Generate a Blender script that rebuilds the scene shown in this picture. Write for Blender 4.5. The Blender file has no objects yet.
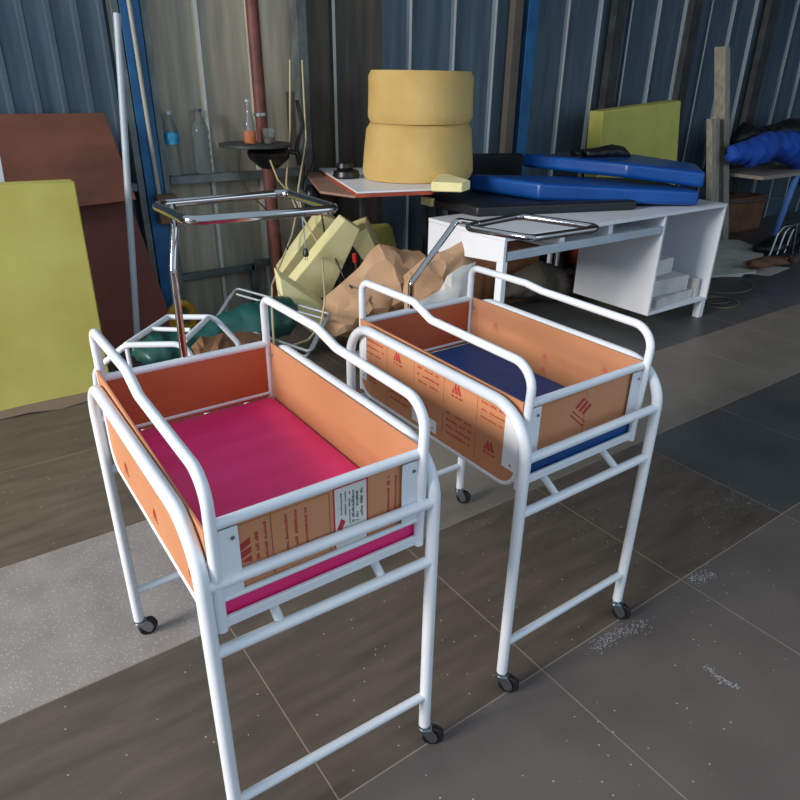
import bpy, bmesh, math, random
from mathutils import Vector, Matrix, noise, geometry
sc = bpy.context.scene
COL = sc.collection
# ---------------------------------------------------------------- camera
# world axes follow the room: x along the long wall, y towards it, z up, floor at 0
F, PITCH, ROLL, YAW, CH = 661.33, 0.45033, 0.01467, 0.622, 1.3537
cp, sp, cr, sr, cy, sy = math.cos(PITCH), math.sin(PITCH), math.cos(ROLL), math.sin(ROLL), math.cos(YAW), math.sin(YAW)
right = Vector((cy, -sy, 0)); fwd_h = Vector((sy, cy, 0)); zz = Vector((0, 0, 1))
fwd = fwd_h*cp - zz*sp; up0 = fwd_h*sp + zz*cp
R_ = right*cr + up0*sr; U_ = up0*cr - right*sr
cam_d = bpy.data.cameras.new('camera'); cam = bpy.data.objects.new('camera', cam_d); COL.objects.link(cam)
cam_d.sensor_width = 36; cam_d.lens = F/800*36; cam_d.clip_start = .02; cam_d.clip_end = 200
M3 = Matrix((R_, U_, -fwd)).transposed()
cam.matrix_world = Matrix.Translation((0, 0, CH)) @ M3.to_4x4()
sc.camera = cam
CP = Vector((0, 0, CH))
# ---------------------------------------------------------------- light and exposure
w = bpy.data.worlds.new('sky'); sc.world = w; w.use_nodes = True
bg = w.node_tree.nodes['Background']; bg.inputs[0].default_value = (.60, .80, 1, 1); bg.inputs[1].default_value = .80
def area(name, loc, target, sx, sy_, power, col):
    l = bpy.data.lights.new(name, 'AREA'); l.shape = 'RECTANGLE'; l.size = sx; l.size_y = sy_; l.energy = power; l.color = col
    o = bpy.data.objects.new(name, l); COL.objects.link(o); o.location = loc
    o.rotation_euler = (Vector(target)-Vector(loc)).to_track_quat('-Z', 'Y').to_euler(); return o
area('doorway_daylight', (-7.0, 1.5, 3.3), (1.2, 1.4, .5), 2.6, 2.0, 920, (1, .965, .92))
area('cool_fill', (3.5, -3.2, 2.9), (2.6, 1.8, .3), 3.0, 2.0, 30, (.72, .85, 1))  # added dim bluish fill from the camera side, not a roof opening
sc.view_settings.view_transform = 'Standard'; sc.view_settings.look = 'None'
sc.view_settings.gamma = 1; sc.view_settings.exposure = 0.0
try: sc.view_settings.use_curve_mapping = False
except Exception: pass

# ---------------------------------------------------------------- helpers
def px(u, v):
    a = (u-400)/F; b = -(v-400)/F
    return R_*a + U_*b + fwd
def on(u, v, ax, val):      # where the line of sight through a photo point meets the plane axis = val
    r = px(u, v); return CP + r*((val-CP[ax])/r[ax])
def Xp(u, v, x): return on(u, v, 0, x)
def Yp(u, v, y): return on(u, v, 1, y)
def Zp(u, v, z): return on(u, v, 2, z)
V = Vector

def lin(c): return tuple(((x/255)/12.92 if x/255 <= .04045 else ((x/255+.055)/1.055)**2.4) for x in c)
MATS = {}
def mat(name, rgb, rough=.5, metal=0., rgb2=None, scale=8., detail=3., bump=0., bscale=40., spec=.5, trans=0., alpha=1., stretch=None, contrast=(.35, .65), sheen=0.):
    if name in MATS: return MATS[name]
    m = bpy.data.materials.new(name); m.use_nodes = True; nt = m.node_tree; b = nt.nodes['Principled BSDF']
    b.inputs['Roughness'].default_value = rough; b.inputs['Metallic'].default_value = metal
    b.inputs['Specular IOR Level'].default_value = spec
    if trans: b.inputs['Transmission Weight'].default_value = trans; b.inputs['IOR'].default_value = 1.33
    if sheen: b.inputs['Sheen Weight'].default_value = sheen
    tc = nt.nodes.new('ShaderNodeTexCoord'); mp = nt.nodes.new('ShaderNodeMapping')
    nt.links.new(tc.outputs['Object'], mp.inputs[0])
    if stretch: mp.inputs['Scale'].default_value = stretch
    c1 = (*lin(rgb), 1)
    c2 = (*lin(rgb2), 1) if rgb2 else tuple(min(1, x*.9) for x in c1[:3])+(1,)
    n = nt.nodes.new('ShaderNodeTexNoise'); n.inputs['Scale'].default_value = scale; n.inputs['Detail'].default_value = detail
    r = nt.nodes.new('ShaderNodeValToRGB'); r.color_ramp.elements[0].position = contrast[0]; r.color_ramp.elements[1].position = contrast[1]
    r.color_ramp.elements[0].color = c2; r.color_ramp.elements[1].color = c1
    nt.links.new(mp.outputs[0], n.inputs['Vector']); nt.links.new(n.outputs['Fac'], r.inputs[0]); nt.links.new(r.outputs[0], b.inputs['Base Color'])
    if bump:
        n2 = nt.nodes.new('ShaderNodeTexNoise'); n2.inputs['Scale'].default_value = bscale; n2.inputs['Detail'].default_value = 4
        bp = nt.nodes.new('ShaderNodeBump'); bp.inputs['Strength'].default_value = bump; bp.inputs['Distance'].default_value = .01
        nt.links.new(mp.outputs[0], n2.inputs['Vector']); nt.links.new(n2.outputs['Fac'], bp.inputs['Height']); nt.links.new(bp.outputs[0], b.inputs['Normal'])
    MATS[name] = m; return m

class MB:
    """collects shapes, then links them as one mesh object"""
    def __init__(s): s.v = []; s.f = []; s.m = []; s.mats = []; s.cur = 0
    def use(s, m):
        if m not in s.mats: s.mats.append(m)
        s.cur = s.mats.index(m); return s
    def face(s, idx): s.f.append(tuple(idx)); s.m.append(s.cur)
    def add(s, vs, fs):
        o = len(s.v); s.v += [tuple(x) for x in vs]
        for f in fs: s.face([i+o for i in f])
    def box(s, a, b):
        x0, y0, z0 = a; x1, y1, z1 = b
        s.add([(x0,y0,z0),(x1,y0,z0),(x1,y1,z0),(x0,y1,z0),(x0,y0,z1),(x1,y0,z1),(x1,y1,z1),(x0,y1,z1)],
              [(0,3,2,1),(4,5,6,7),(0,1,5,4),(1,2,6,5),(2,3,7,6),(3,0,4,7)]); return s
    def prism(s, poly, off):
        """poly: 3D corners, extruded by vector off"""
        n = len(poly); off = V(off); P = [V(p) for p in poly]
        nor = sum(((P[i]-P[0]).cross(P[(i+1) % n]-P[0]) for i in range(1, n-1)), V((0,0,0)))
        if nor.dot(off) > 0: P = P[::-1]
        s.add(P+[p+off for p in P], [tuple(range(n)), tuple(range(2*n-1, n-1, -1))]+[(i, i+n, (i+1) % n+n, (i+1) % n) for i in range(n)]); return s
    def tube(s, pts, r, fillet=0, seg=12, closed=False, cap=True, bend=6):
        P = [V(p) for p in pts]; n = len(P); out = []
        for i, p in enumerate(P):
            fl = fillet[i] if isinstance(fillet, (list, tuple)) else fillet
            if (not closed and i in (0, n-1)) or fl <= 0: out.append(p); continue
            a = P[i-1]-p; b = P[(i+1) % n]-p; la, lb = a.length, b.length; a.normalize(); b.normalize()
            ang = math.acos(max(-1, min(1, a.dot(b))))
            if ang > 3.1: out.append(p); continue
            d = min(fl/math.tan(ang/2), la*.49, lb*.49); rr = d*math.tan(ang/2)
            cdir = (a+b).normalized(); cen = p+cdir*(rr/math.sin(ang/2))
            s0 = p+a*d-cen; s1 = p+b*d-cen; tot = s0.angle(s1); ax = s0.cross(s1).normalized()
            for k in range(bend+1): out.append(cen+Matrix.Rotation(tot*k/bend, 3, ax) @ s0)
        n = len(out); rings = []
        tan = []
        for i in range(n):
            if closed: t = out[(i+1) % n]-out[i-1]
            else: t = out[min(i+1, n-1)]-out[max(i-1, 0)]
            tan.append(t.normalized())
        u = tan[0].orthogonal().normalized()
        o = len(s.v)
        for i in range(n):
            u = (u-tan[i]*u.dot(tan[i])).normalized(); w_ = tan[i].cross(u)
            rad = r[i] if isinstance(r, (list, tuple)) and len(r) == n else (r if not isinstance(r, (list, tuple)) else r[0])
            for k in range(seg):
                a = 2*math.pi*k/seg; s.v.append(tuple(out[i]+(u*math.cos(a)+w_*math.sin(a))*rad))
        m = n if closed else n-1
        shift = 0
        if closed:
            u0 = V(s.v[o])-out[0]; best = 9
            for k in range(seg):
                d = (V(s.v[o+(n-1)*seg+k])-out[n-1]-u0).length
                if d < best: best = d; shift = k
        for i in range(m):
            j = (i+1) % n; sh = 0
            for k in range(seg):
                k2 = (k+1) % seg
                if closed and i == n-1: s.face((o+i*seg+(k+shift) % seg, o+i*seg+(k2+shift) % seg, o+k2, o+k))
                else: s.face((o+i*seg+k, o+i*seg+k2, o+j*seg+k2, o+j*seg+k))
        if not closed and cap:
            s.face([o+k for k in range(seg)][::-1]); s.face([o+(n-1)*seg+k for k in range(seg)])
        return s
    def cyl(s, a, b, r, seg=20): return s.tube([a, b], r, seg=seg)
    def lathe(s, prof, c=(0,0,0), seg=24, axis='z', caps=True):
        o = len(s.v); n = len(prof)
        for r, h in prof:
            for k in range(seg):
                a = 2*math.pi*k/seg; x, y = r*math.cos(a), r*math.sin(a)
                q = (x, y, h) if axis == 'z' else ((h, x, y) if axis == 'x' else (y, h, x))
                s.v.append((q[0]+c[0], q[1]+c[1], q[2]+c[2]))
        for i in range(n-1):
            for k in range(seg):
                k2 = (k+1) % seg; s.face((o+i*seg+k, o+i*seg+k2, o+(i+1)*seg+k2, o+(i+1)*seg+k))
        if caps:
            s.face([o+k for k in range(seg)][::-1]); s.face([o+(n-1)*seg+k for k in range(seg)])
        return s
    def build(s, name, m=None, parent=None, bevel=0, sharp=35, subsurf=0, flat=False, bseg=2):
        me = bpy.data.meshes.new(name); me.from_pydata([tuple(x) for x in s.v], [], s.f)
        mats = s.mats or [m]
        for x in mats: me.materials.append(x)
        if s.mats: me.polygons.foreach_set('material_index', s.m)
        me.validate(); 
        bm = bmesh.new(); bm.from_mesh(me); bmesh.ops.recalc_face_normals(bm, faces=bm.faces); bm.to_mesh(me); bm.free()
        if not flat:
            me.shade_smooth(); me.set_sharp_from_angle(angle=math.radians(sharp))
        o = bpy.data.objects.new(name, me); COL.objects.link(o)
        if parent: o.parent = parent
        if bevel:
            b = o.modifiers.new('bevel', 'BEVEL'); b.width = bevel; b.segments = bseg; b.limit_method = 'ANGLE'; b.angle_limit = math.radians(40)
            b.harden_normals = False
        if subsurf:
            b = o.modifiers.new('sub', 'SUBSURF'); b.levels = b.render_levels = subsurf
        return o
def tag(o, label, cat, group=None, kind=None):
    if label: o['label'] = label
    if cat: o['category'] = cat
    if group: o['group'] = group
    if kind: o['kind'] = kind
    return o
def thing(name, label, cat, loc=(0, 0, 0), group=None, rz=0):
    o = bpy.data.objects.new(name, None); COL.objects.link(o); o.location = loc; o.rotation_euler.z = rz; o.empty_display_size = .05
    return tag(o, label, cat, group)
def struct(o): o['kind'] = 'structure'; return o
def rebase(o, children_too=True):
    """moves a one-mesh object's origin to its base centre"""
    me = o.data; c = [v.co for v in me.vertices]
    b = V(((min(v.x for v in c)+max(v.x for v in c))/2, (min(v.y for v in c)+max(v.y for v in c))/2, min(v.z for v in c)))
    me.transform(Matrix.Translation(-b)); o.location = b; return o

def pillow(name, outline, y0, depth, m, seed=0, grain=.03, fold=.02, fscale=6, parent=None, flat=False, lean=0, back=.6, sub=0, power=.5):
    """soft heap: closed outline in the x-z plane at y0, swollen to a real thickness, creased by noise"""
    pts = [V((p[0], p[1])) for p in outline]; n = len(pts)
    dense = []
    for i in range(n):
        a, b = pts[i], pts[(i+1) % n]; k = max(1, int((b-a).length/grain))
        for j in range(k): dense.append(a.lerp(b, j/k))
    nb = len(dense)
    for i in range(nb):
        q = noise.noise(V((dense[i].x*18+seed, dense[i].y*18, 3)))*fold*.5; dense[i] = dense[i]+V((q, q*.7))
    def inside(p):
        c = False; j = nb-1
        for i in range(nb):
            a, b = dense[i], dense[j]
            if (a.y > p.y) != (b.y > p.y) and p.x < (b.x-a.x)*(p.y-a.y)/(b.y-a.y)+a.x: c = not c
            j = i
        return c
    def dist(p): return min((p-q).length for q in dense)
    rnd = random.Random(seed); allp = list(dense)
    x0 = min(p.x for p in dense); x1 = max(p.x for p in dense); z0 = min(p.y for p in dense); z1 = max(p.y for p in dense)
    x = x0
    while x < x1:
        z = z0
        while z < z1:
            p = V((x+rnd.uniform(-.3, .3)*grain, z+rnd.uniform(-.3, .3)*grain))
            if inside(p) and dist(p) > grain*.6: allp.append(p)
            z += grain
        x += grain
    dm = max(dist(p) for p in allp[nb:]) if len(allp) > nb else .01
    vs, es, fs, ov, oe, of = geometry.delaunay_2d_cdt(allp, [(i, (i+1) % nb) for i in range(nb)], [], 1, 1e-5)
    fr = []; bk = []; isb = []
    for i, p in enumerate(vs):
        d = dist(p); edge = d < 1e-4; isb.append(edge)
        t = 0 if edge else depth*(min(1, d/dm)**power)
        q = V((p.x*fscale, p.y*fscale, seed*7.3))
        nn = 0 if edge else (noise.noise(q)*1.0+abs(noise.noise(q*2.3))*.8-abs(noise.noise(q*1.6+V((5, 5, 5))))*1.2)*fold*min(1, d/(dm*.35))
        yl = y0+lean*(p.y-z0)
        fr.append((p.x, yl-t+nn, p.y)); bk.append((p.x, yl+t*back, p.y))
    b = MB(); N = len(vs); b.v = fr+bk
    mp = lambda i: i if isb[i] else i+N
    for f in fs:
        b.face(f)
        g = tuple(mp(i) for i in f)[::-1]
        if set(g) != set(f): b.face(g)
    o = b.build(name, m, parent, sharp=180 if not flat else 20, subsurf=sub)
    return o
def outl(y, pxs): return [(lambda q: (q.x, max(q.z, .003)))(Yp(u, v, y)) for u, v in pxs]

# ---------------------------------------------------------------- materials
WHITE = mat('white_paint', (228, 229, 232), .28, rgb2=(218, 220, 225), scale=5, bump=.03, bscale=20)
WLAM = mat('white_laminate', (232, 232, 236), .4, rgb2=(222, 223, 229), scale=3)
LAMEDGE = mat('grey_laminate_edge', (176, 187, 200), .45)
CHROME = mat('chrome', (178, 174, 172), .09, 1.0, rgb2=(170, 166, 164))
ZINC = mat('zinc', (170, 178, 182), .3, 1.0)
RUBBER = mat('black_rubber', (22, 22, 24), .5)
KRAFT = mat('kraft_masking', (200, 140, 102), .6, rgb2=(190, 128, 90), scale=3.5, detail=5, spec=.15)
PRINT = mat('red_print', (176, 52, 46), .6)
LINE = mat('dark_print', (150, 88, 60), .6)
PINK = mat('pink_vinyl', (236, 54, 122), .42, rgb2=(226, 46, 110), scale=4, stretch=(1, 4, 1), bump=.25, bscale=6, spec=.4)
BLUEV = mat('blue_vinyl', (8, 76, 140), .5, rgb2=(5, 60, 116), scale=4, bump=.6, bscale=6, spec=.4)
FOAMY = mat('yellow_foam', (200, 190, 104), .95, rgb2=(188, 176, 92), scale=4, bump=.08, bscale=220, spec=.1)
FOAMP = mat('pale_yellow_foam', (242, 232, 180), .95, rgb2=(230, 218, 156), scale=5, bump=.2, bscale=160, spec=.1)
FOAMO = mat('aged_foam', (214, 182, 118), .95, rgb2=(194, 160, 98), scale=2.5, bump=.3, bscale=160, spec=.1)
FOAMG = mat('green_yellow_foam', (188, 186, 104), .95, rgb2=(178, 176, 92), scale=5, bump=.2, bscale=200, spec=.1)
BROWN = mat('brown_board', (118, 68, 46), .7, rgb2=(98, 54, 38), scale=2.6, detail=6, stretch=(1, 1, 3))
BROWN2 = mat('dark_brown_board', (118, 62, 50), .7, rgb2=(100, 50, 42), scale=2.6, detail=6)
BLUEM = mat('blue_mattress_vinyl', (6, 78, 156), .38, rgb2=(4, 64, 136), scale=2, bump=.2, bscale=7)
BLACKM = mat('black_vinyl', (26, 28, 33), .45, rgb2=(20, 21, 25), bump=.2, bscale=8)
NAVY = mat('blue_cloth', (26, 84, 188), .8, rgb2=(18, 60, 150), scale=7)
PAPERB = mat('kraft_paper_bag', (206, 166, 130), .8, rgb2=(186, 144, 108), scale=5, detail=5)
CREAM = mat('white_paper', (212, 208, 200), .8, rgb2=(190, 186, 180), scale=6)
GREENT = mat('green_tarp', (18, 84, 76), .4, rgb2=(10, 60, 54), scale=4, spec=.6)
GALV = mat('galvanised_steel', (108, 116, 116), .5, .3, rgb2=(84, 90, 90), scale=10)
DARKST = mat('dark_steel', (66, 70, 70), .55, .3, rgb2=(50, 52, 52))
OLDRED = mat('rusty_red_paint', (112, 60, 50), .6, rgb2=(86, 46, 38), scale=14)
DARK = mat('dark_clutter', (40, 36, 33), .8, rgb2=(28, 26, 24))
WOODG = mat('grey_wood', (170, 162, 146), .8, rgb2=(140, 132, 118), scale=12, stretch=(3, 3, .4))
TAPE = mat('black_plastic', (20, 21, 22), .35)
CABLE = mat('cream_cable', (196, 176, 136), .6)
CABLEB = mat('black_cable', (26, 26, 26), .5)
YPL = mat('yellow_plastic', (190, 138, 24), .5)
CARD = mat('cardboard', (134, 92, 62), .85, rgb2=(110, 74, 50))
ORED = mat('orange_edge_wood', (186, 84, 52), .6, rgb2=(150, 62, 40))
GLASS = mat('clear_plastic', (232, 238, 238), .06, rgb2=(226, 234, 234), trans=.94)
ORANGEL = mat('orange_liquid', (250, 130, 40), .2)

# ---------------------------------------------------------------- structure: floor
def tile_mat(name, a, b, rough, stretch=(1, 1, 1), scale=5, speck=None, grain=0):
    m = mat(name, a, rough, rgb2=b, scale=scale, detail=8, stretch=stretch, contrast=(.3, .7), bump=.05, bscale=60)
    nt = m.node_tree; bs = nt.nodes['Principled BSDF']
    src = bs.inputs['Base Color'].links[0].from_socket
    tc = [n for n in nt.nodes if n.type == 'TEX_COORD'][0]
    vo = nt.nodes.new('ShaderNodeTexVoronoi'); vo.inputs['Scale'].default_value = speck[1] if speck else 30
    nt.links.new(tc.outputs['Object'], vo.inputs['Vector'])
    rp = nt.nodes.new('ShaderNodeValToRGB'); th = speck[2] if speck else .04
    rp.color_ramp.elements[0].position = th; rp.color_ramp.elements[1].position = th+.03
    rp.color_ramp.elements[0].color = (1, 1, 1, 1); rp.color_ramp.elements[1].color = (0, 0, 0, 1)
    nt.links.new(vo.outputs['Distance'], rp.inputs[0])
    mx = nt.nodes.new('ShaderNodeMix'); mx.data_type = 'RGBA'
    mx.inputs['B'].default_value = (*lin(speck[0] if speck else (190, 186, 180)), 1)
    nt.links.new(rp.outputs[0], mx.inputs['Factor']); nt.links.new(src, mx.inputs['A']); nt.links.new(mx.outputs['Result'], bs.inputs['Base Color'])
    # roughness variation
    n3 = nt.nodes.new('ShaderNodeTexNoise'); n3.inputs['Scale'].default_value = 2.5; n3.inputs['Detail'].default_value = 5
    nt.links.new(tc.outputs['Object'], n3.inputs['Vector'])
    mr = nt.nodes.new('ShaderNodeMapRange'); mr.inputs['To Min'].default_value = rough-.1; mr.inputs['To Max'].default_value = rough+.15
    nt.links.new(n3.outputs['Fac'], mr.inputs['Value']); nt.links.new(mr.outputs[0], bs.inputs['Roughness'])
    return m
T_WOOD = tile_mat('tile_wood_dark', (100, 88, 77), (78, 69, 61), .42, stretch=(1, 5, 1), scale=4)
T_WOOD2 = tile_mat('tile_wood_brown', (108, 92, 80), (84, 72, 63), .42, stretch=(1, 5, 1), scale=4)
T_SLATE = tile_mat('tile_slate', (86, 85, 83), (74, 73, 72), .38, scale=4)
T_GREY = tile_mat('tile_grey', (104, 95, 90), (92, 84, 80), .45, scale=4)
T_TERR = tile_mat('tile_terrazzo', (152, 143, 138), (136, 127, 122), .5, scale=9, speck=((182, 176, 172), 120, .2))
T_TAN = tile_mat('tile_tan', (128, 119, 108), (114, 106, 96), .42, scale=4)
GROUT = mat('grout', (150, 134, 118), .9)
fb = MB(); P_ = .605; gx0, gy0, gp = 1.018, .78, .0019
fb.use(GROUT); fb.box((-4, -4, -.06), (12, 4.0, -.0006))
for i in range(-9, 19):
    for j in range(-8, 6):
        x0, y0 = gx0+i*.6, gy0+j*P_; x1, y1 = x0+.6, y0+P_
        y1 = min(y1, 3.99); x0 = max(x0, -3.99); x1 = min(x1, 11.99); y0 = max(y0, -3.99)
        if j == 1: m = T_TERR if i < -1 else T_TAN
        elif j == 0: m = T_SLATE if i >= 2 else T_WOOD
        elif j < 0: m = T_GREY
        elif j == 2: m = T_WOOD2 if i < 0 else (T_WOOD if i < 3 else T_SLATE)
        else: m = T_WOOD if i < 3 else T_SLATE
        if j == 0 and i < -1: m = T_WOOD
        fb.use(m); fb.box((x0+gp, y0+gp, -.01), (x1-gp, y1-gp, 0))
struct(fb.build('floor', None, flat=True))

# ---------------------------------------------------------------- structure: walls
WALLB = mat('blue_grey_sheet', (86, 104, 116), .5, .2, rgb2=(70, 86, 98), scale=3, stretch=(6, 1, .5))
WALLG = mat('grey_tan_sheet', (176, 167, 146), .6, .1, rgb2=(146, 140, 124), scale=3, stretch=(6, 1, .5))
WALLD = mat('dark_sheet', (96, 88, 74), .6, .1, rgb2=(74, 68, 58), scale=3, stretch=(6, 1, .5))
RIBLIT = mat('rib_highlight', (204, 204, 200), .5)  # pale colour paints the light caught along the wall ribs
def sheet(name, x0, x1, y, m, pitch=.19, ribm=None, z1=3.2, ph=0):
    b = MB(); prof = []; x = x0
    pts = [(x0, y)]
    k = math.ceil((x0-ph)/pitch)
    while ph+k*pitch+.03 < x1:
        c = ph+k*pitch
        if c-.02 > x0: pts += [(c-.018, y), (c-.010, y-.022), (c+.010, y-.022), (c+.018, y)]
        k += 1
    pts.append((x1, y)); ribs = []
    o = []
    for (px_, py_) in pts: o.append((px_, py_))
    n = len(o); b.use(m)
    vs = [(a, c, 0) for a, c in o]+[(a, c, z1) for a, c in o]
    base = len(b.v); b.v += vs
    for i in range(n-1):
        rib = o[i][1] < y-.01 and o[i+1][1] < y-.01
        b.use(ribm if (rib and ribm) else m); b.face((base+i, base+i+1, base+n+i+1, base+n+i))
    b.use(m); base = len(b.v)
    b.box((x0, y+.004, 0), (x1, y+.03, z1))
    return struct(b.build(name, None, flat=True))
sheet('wall_far', -4.0, 1.10, 3.90, WALLB, .12)
sheet('wall_far', 1.10, 2.04, 3.90, WALLG, .30, RIBLIT, ph=1.13)
sheet('wall_far', 2.04, 2.62, 3.90, WALLD, .34, RIBLIT, ph=2.26)
sheet('wall_far', 2.62, 12.0, 3.90, WALLB, .36, RIBLIT, ph=.30)
struct(MB().box((-4.05, -4, 0), (-4.0, -1.2, 3.2)).box((-4.05, 2.6, 0), (-4.0, 3.93, 3.2)).build('wall_left', WALLG, flat=True))
struct(MB().box((12.0, -4, 0), (12.05, 3.93, 3.2)).build('wall_right', WALLB, flat=True))
struct(MB().box((1.5, -1.0, 3.2), (12.05, 3.93, 3.24)).build('ceiling', WALLG, flat=True))
tn = 0
def trim(a, b, m, name=None):
    global tn; tn += 1
    return struct(MB().box(a, b).build('trim_%d' % tn, m, bevel=.002))
trim((.985, 3.80, 0), (1.02, 3.878, 2.6), GALV)                # left post
trim((1.125, 3.80, 0), (1.158, 3.878, 2.6), GALV)
trim((1.026, 3.80, .04), (1.121, 3.84, 2.4), mat('blue_painted_board', (20, 98, 150), .5, rgb2=(14, 78, 124)))
trim((1.162, 3.80, .82), (1.95, 3.876, .862), GALV)            # bottle ledge
trim((1.162, 3.83, .275), (1.62, 3.872, .31), GALV)
trim((1.60, 3.83, 0), (1.635, 3.872, .31), GALV)
trim((1.64, 3.83, .295), (2.0, 3.872, .33), GALV)
trim((.90, 3.80, .80), (.982, 3.876, .84), GALV)
trim((1.97, 3.79, 0), (2.035, 3.876, 2.6), GALV)
trim((3.66, 3.82, 0), (3.74, 3.876, 2.6), mat('brown_post', (92, 84, 74), .7))
trim((3.80, 3.83, 0), (3.90, 3.876, 2.6), mat('blue_painted_board', (20, 98, 150)))
trim((4.72, 3.82, 0), (4.84, 3.876, 2.6), DARKST)
trim((5.70, 3.82, 0), (5.82, 3.876, 2.6), DARKST)
trim((6.9, 3.82, 0), (7.05, 3.876, 2.6), DARKST)
trim((5.0, 3.80, .55), (7.6, 3.87, .61), DARKST)

# ---------------------------------------------------------------- cribs
W, L, H = .4335, .6806, .7585
BX0, BX1, BY0, BY1 = .0238, .4096, .018, .659     # basket posts, relative to the crib's near left leg
ZU, ZL, ZB, Z1, Z2, Z3 = .6566, .521, .152, .762, .617, .577
RT, RH, RX = .0128, .0096, .0105
rng = random.Random(4)
def glyph_row(b, o, du, dv, dn, length, h, seed, dash=.012, m=PRINT, gap=.35):
    """a line of small print: short strokes along du, height along dv"""
    r = random.Random(seed); t = 0; b.use(m)
    while t < length:
        wd = dash*r.uniform(.3, .9); hh = h*r.uniform(.55, 1)
        if r.random() > .12:
            p = o+du*t
            b.prism([p, p+du*wd, p+du*wd+dv*hh, p+dv*hh], dn*.0005)
        t += wd+dash*gap
def logo(b, o, du, dv, dn, s, m=PRINT):
    """three slanting bars meeting in a peaked mark, with a caption"""
    b.use(m)
    for poly in (((0, 0), (.30, 0), (.15, .42)), ((.44, 0), (.70, 0), (.42, .88), (.24, .50)), ((.84, 0), (1.12, 0), (.74, .88), (.60, .52))):
        b.prism([o+du*(q[0]*s)+dv*(q[1]*s) for q in poly], dn*.0005)
    glyph_row(b, o-dv*.32*s, du, dv, dn, 1.25*s, .16*s, 5, .1*s, m)
def outline_rect(b, o, du, dv, dn, lu, lv, t=.0009, m=LINE):
    b.use(m)
    for a, c, p, q in ((0, 0, lu, t), (0, lv-t, lu, t), (0, 0, t, lv), (lu-t, 0, t, lv)):
        o_ = o+du*a+dv*c; b.prism([o_, o_+du*p, o_+du*p+dv*q, o_+dv*q], dn*.0004)
def printed(b, o, du, dv, dn, lu, lv, pu, pv, seed, s=.022, every=1, rows=True):
    """repeated printed squares over the protective paper"""
    r = random.Random(seed); nu = int(lu/pu); nv = int(lv/pv)
    for i in range(nu):
        for j in range(nv):
            c = o+du*(i*pu)+dv*(j*pv)
            b.use(LINE); b.prism([c, c+du*.0008, c+du*.0008+dv*pv*.7, c+dv*pv*.7], dn*.0004)
            if (i+j) % 2 == 0: logo(b, c+du*pu*.25+dv*pv*.42, du, dv, dn, s)
            elif rows:
                for k in range(4): glyph_row(b, c+du*pu*.12+dv*pv*(.2+.19*k), du, dv, dn, pu*.72, pv*.06, r.randint(0, 999), .007)
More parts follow.
